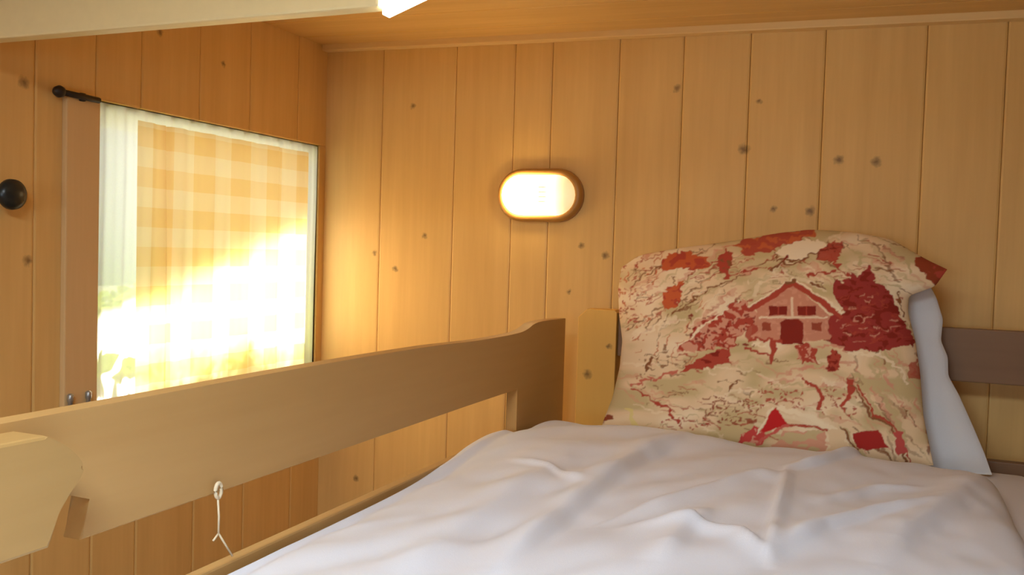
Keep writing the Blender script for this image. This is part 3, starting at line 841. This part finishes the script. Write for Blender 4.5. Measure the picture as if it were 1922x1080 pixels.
for _ in range(2):                                       # ink soaks softly into the cotton
    canvas = (canvas + np.roll(canvas, 1, 0) + np.roll(canvas, -1, 0) + np.roll(canvas, 1, 1) + np.roll(canvas, -1, 1)) / 5
m_toile, nt, pb = new_mat('red_toile_cotton')
pb.inputs['Roughness'].default_value = .85; pb.inputs['Specular IOR Level'].default_value = .15
ca = nt.nodes.new('ShaderNodeVertexColor'); ca.layer_name = 'print'
nt.links.new(ca.outputs['Color'], pb.inputs['Base Color'])
tcn = nt.nodes.new('ShaderNodeTexCoord'); nn = nt.nodes.new('ShaderNodeTexNoise'); nn.inputs['Scale'].default_value = 700
nb = nt.nodes.new('ShaderNodeBump'); nb.inputs['Strength'].default_value = .1; nb.inputs['Distance'].default_value = .003
nt.links.new(tcn.outputs['Object'], nn.inputs['Vector']); nt.links.new(nn.outputs['Fac'], nb.inputs['Height']); nt.links.new(nb.outputs['Normal'], pb.inputs['Normal'])

left = [(1122, 830), (1132, 792), (1150, 745), (1163, 690), (1168, 640), (1162, 590), (1160, 545), (1166, 503)]
topc = [(1166, 503), (1200, 479), (1280, 465), (1380, 452), (1460, 438), (1520, 431), (1600, 436), (1670, 448), (1712, 472), (1740, 488), (1778, 506)]
right = [(1752, 874), (1746, 845), (1733, 780), (1727, 700), (1718, 640), (1704, 585), (1706, 556), (1755, 538), (1778, 506)]
botc = [(1122, 830), (1250, 845), (1450, 862), (1600, 872), (1752, 874)]
PY0, PK = 1.885, .27
toile, tv = pillow('printed_pillow', (left, topc, right, botc), PY0, PK, .058, 400, 270, m_toile, .0035, 3.0, .8)
# cloth pattern: looked up where each point of the cover lies on its flat pattern piece
q = (tv - np.array([0, 0, EYE])) @ ROT
px = CX + F_PX * q[:, 0] / -q[:, 2]; py = CY - F_PX * q[:, 1] / -q[:, 2]
ix = np.clip(((px - CW0) * SS).astype(int), 0, CW * SS - 1); iy = np.clip(((py - CH0) * SS).astype(int), 0, CH * SS - 1)
colr = np.concatenate([canvas[iy, ix], np.ones((len(tv), 1))], 1)
att = toile.data.color_attributes.new('print', 'FLOAT_COLOR', 'POINT')
att.data.foreach_set('color', colr.astype(np.float32).ravel())
tag(toile, 'cushion with a red printed cottage and trees on cream, propped against the headboard', 'pillow')

wl_ = [(1260, 850), (1250, 760), (1245, 640), (1256, 540)]
wt_ = [(1256, 540), (1400, 510), (1550, 500), (1680, 505), (1742, 528)]
wr_ = [(1862, 892), (1848, 852), (1826, 800), (1800, 742), (1780, 706), (1779, 670), (1766, 640), (1770, 600), (1758, 560), (1742, 528)]
wb_ = [(1260, 850), (1450, 868), (1650, 880), (1862, 892)]
wp, _ = pillow('white_pillow', (wl_, wt_, wr_, wb_), 1.985, .20, .034, 120, 90, M_wpil, .004, 8.0, .8)
tag(wp, 'plain white pillow standing behind the printed cushion', 'pillow')

# ------------------------------------------------------------------ white cord with its clip, hanging from the rail
cx_ = XI + .007
cp = on_x(410, 921, cx_)
cord = thing('pull_cord', (cx_, cp.y, cp.z), 'thin pale cord with a small clip hanging from the guard rail', 'cord')
bm = bmesh.new()
lp = [(cx_, cp.y + .0048 * math.cos(t), cp.z + .0085 * math.sin(t)) for t in np.linspace(-math.pi / 2, 3 * math.pi / 2, 20)]
tube_bm(lp, .0022, 8, bm)
obj('clip', bm, M_cord, cord, True)
a1, a2, a3, a4 = on_x(409, 936, cx_), on_x(410, 1002, cx_), on_x(400, 1016, cx_), on_x(436, 1044, cx_)
obj('string', tube_bm([a1, a1.lerp(a2, .5) + Vector((.001, 0, 0)), a2], .0012, 8), M_cord, cord, True)
obj('string', tube_bm([a2, a2.lerp(a3, .6), a3], .0012, 8), M_cord, cord, True)
obj('string', tube_bm([a2, a2.lerp(a4, .5), a4], .0012, 8), M_cord, cord, True)

# ------------------------------------------------------------------ outside
bm = bmesh.new()
vs = [bm.verts.new(p) for p in ((-40, -30, -.9), (XO - .3, -30, -.9), (XO - .3, 40, -.9), (-40, 40, -.9))]
bm.faces.new(vs)
g = obj('ground', bm, M_grass); g['kind'] = 'structure'
# made-up planter outside, added to shade the lower curtain and tint its light green
wbx = thing('added_window_box', (XO - .14, 1.78, WZ0 - .16), 'planter of yellow green leaves added outside to shade and tint the lower part of the curtain', 'planter')
bm = bmesh.new()
x0_, x1_, z0_, z1_ = XO - .225, XO - .002, WZ0 - .16, WZ0 + .0
for q in ((x0_, x1_, 1.36, 2.20, z0_, z0_ + .015), (x0_, x0_ + .015, 1.36, 2.20, z0_ + .015, z1_), (x1_ - .015, x1_, 1.36, 2.20, z0_ + .015, z1_), (x0_ + .015, x1_ - .015, 1.36, 1.375, z0_ + .015, z1_), (x0_ + .015, x1_ - .015, 2.185, 2.20, z0_ + .015, z1_)):
    add_box(bm, *q)
obj('box', bm, M_floor, wbx)
bm = bmesh.new(); rl = random.Random(5)
for k in range(700):
    c = Vector((rl.uniform(x0_ + .02, x1_ - .012), rl.uniform(1.38, 2.18), WZ0 - .03 + .25 * rl.random() ** .9))
    a = Vector((rl.gauss(0, 1), rl.gauss(0, 1), rl.gauss(.3, .6))).normalized(); b = a.orthogonal().normalized()
    l, w = rl.uniform(.022, .040), rl.uniform(.010, .017); n_ = a.cross(b)
    P = [c - a * l, c - a * l * .3 + b * w + n_ * .003, c + a * l * .5 + b * w * .8, c + a * l, c + a * l * .5 - b * w * .8, c - a * l * .3 - b * w + n_ * .003]
    for p in P: p.x = min(max(p.x, x0_ - .03), XO - .004)
    bm.faces.new([bm.verts.new(p) for p in P])
def leaf_colour(N, L):
    tc = N.new('ShaderNodeTexCoord'); no = N.new('ShaderNodeTexNoise'); no.inputs['Scale'].default_value = 25
    L.new(tc.outputs['Object'], no.inputs['Vector'])
    r = N.new('ShaderNodeValToRGB')
    r.color_ramp.elements[0].color = (0.40, 0.60, 0.06, 1); r.color_ramp.elements[1].color = (0.70, 0.78, 0.14, 1)
    L.new(no.outputs['Fac'], r.inputs[0]); return r.outputs['Color']
fo = obj('added_foliage', bm, cloth_through('leaves', leaf_colour, 0.0, 0.55), wbx); fo['kind'] = 'stuff'
# sloping roof verge that shades the upper part of the window
bm = box_bm(XO - .80, XO, .9, 3.2, 0, .04)
for v in bm.verts: v.co.z += ZC + .125 + .33 * (v.co.y - 1.78)
e = obj('roof_verge', bm, plain('grey_soffit', (0.72, 0.74, 0.76, 1), 0.7)); e['kind'] = 'structure'
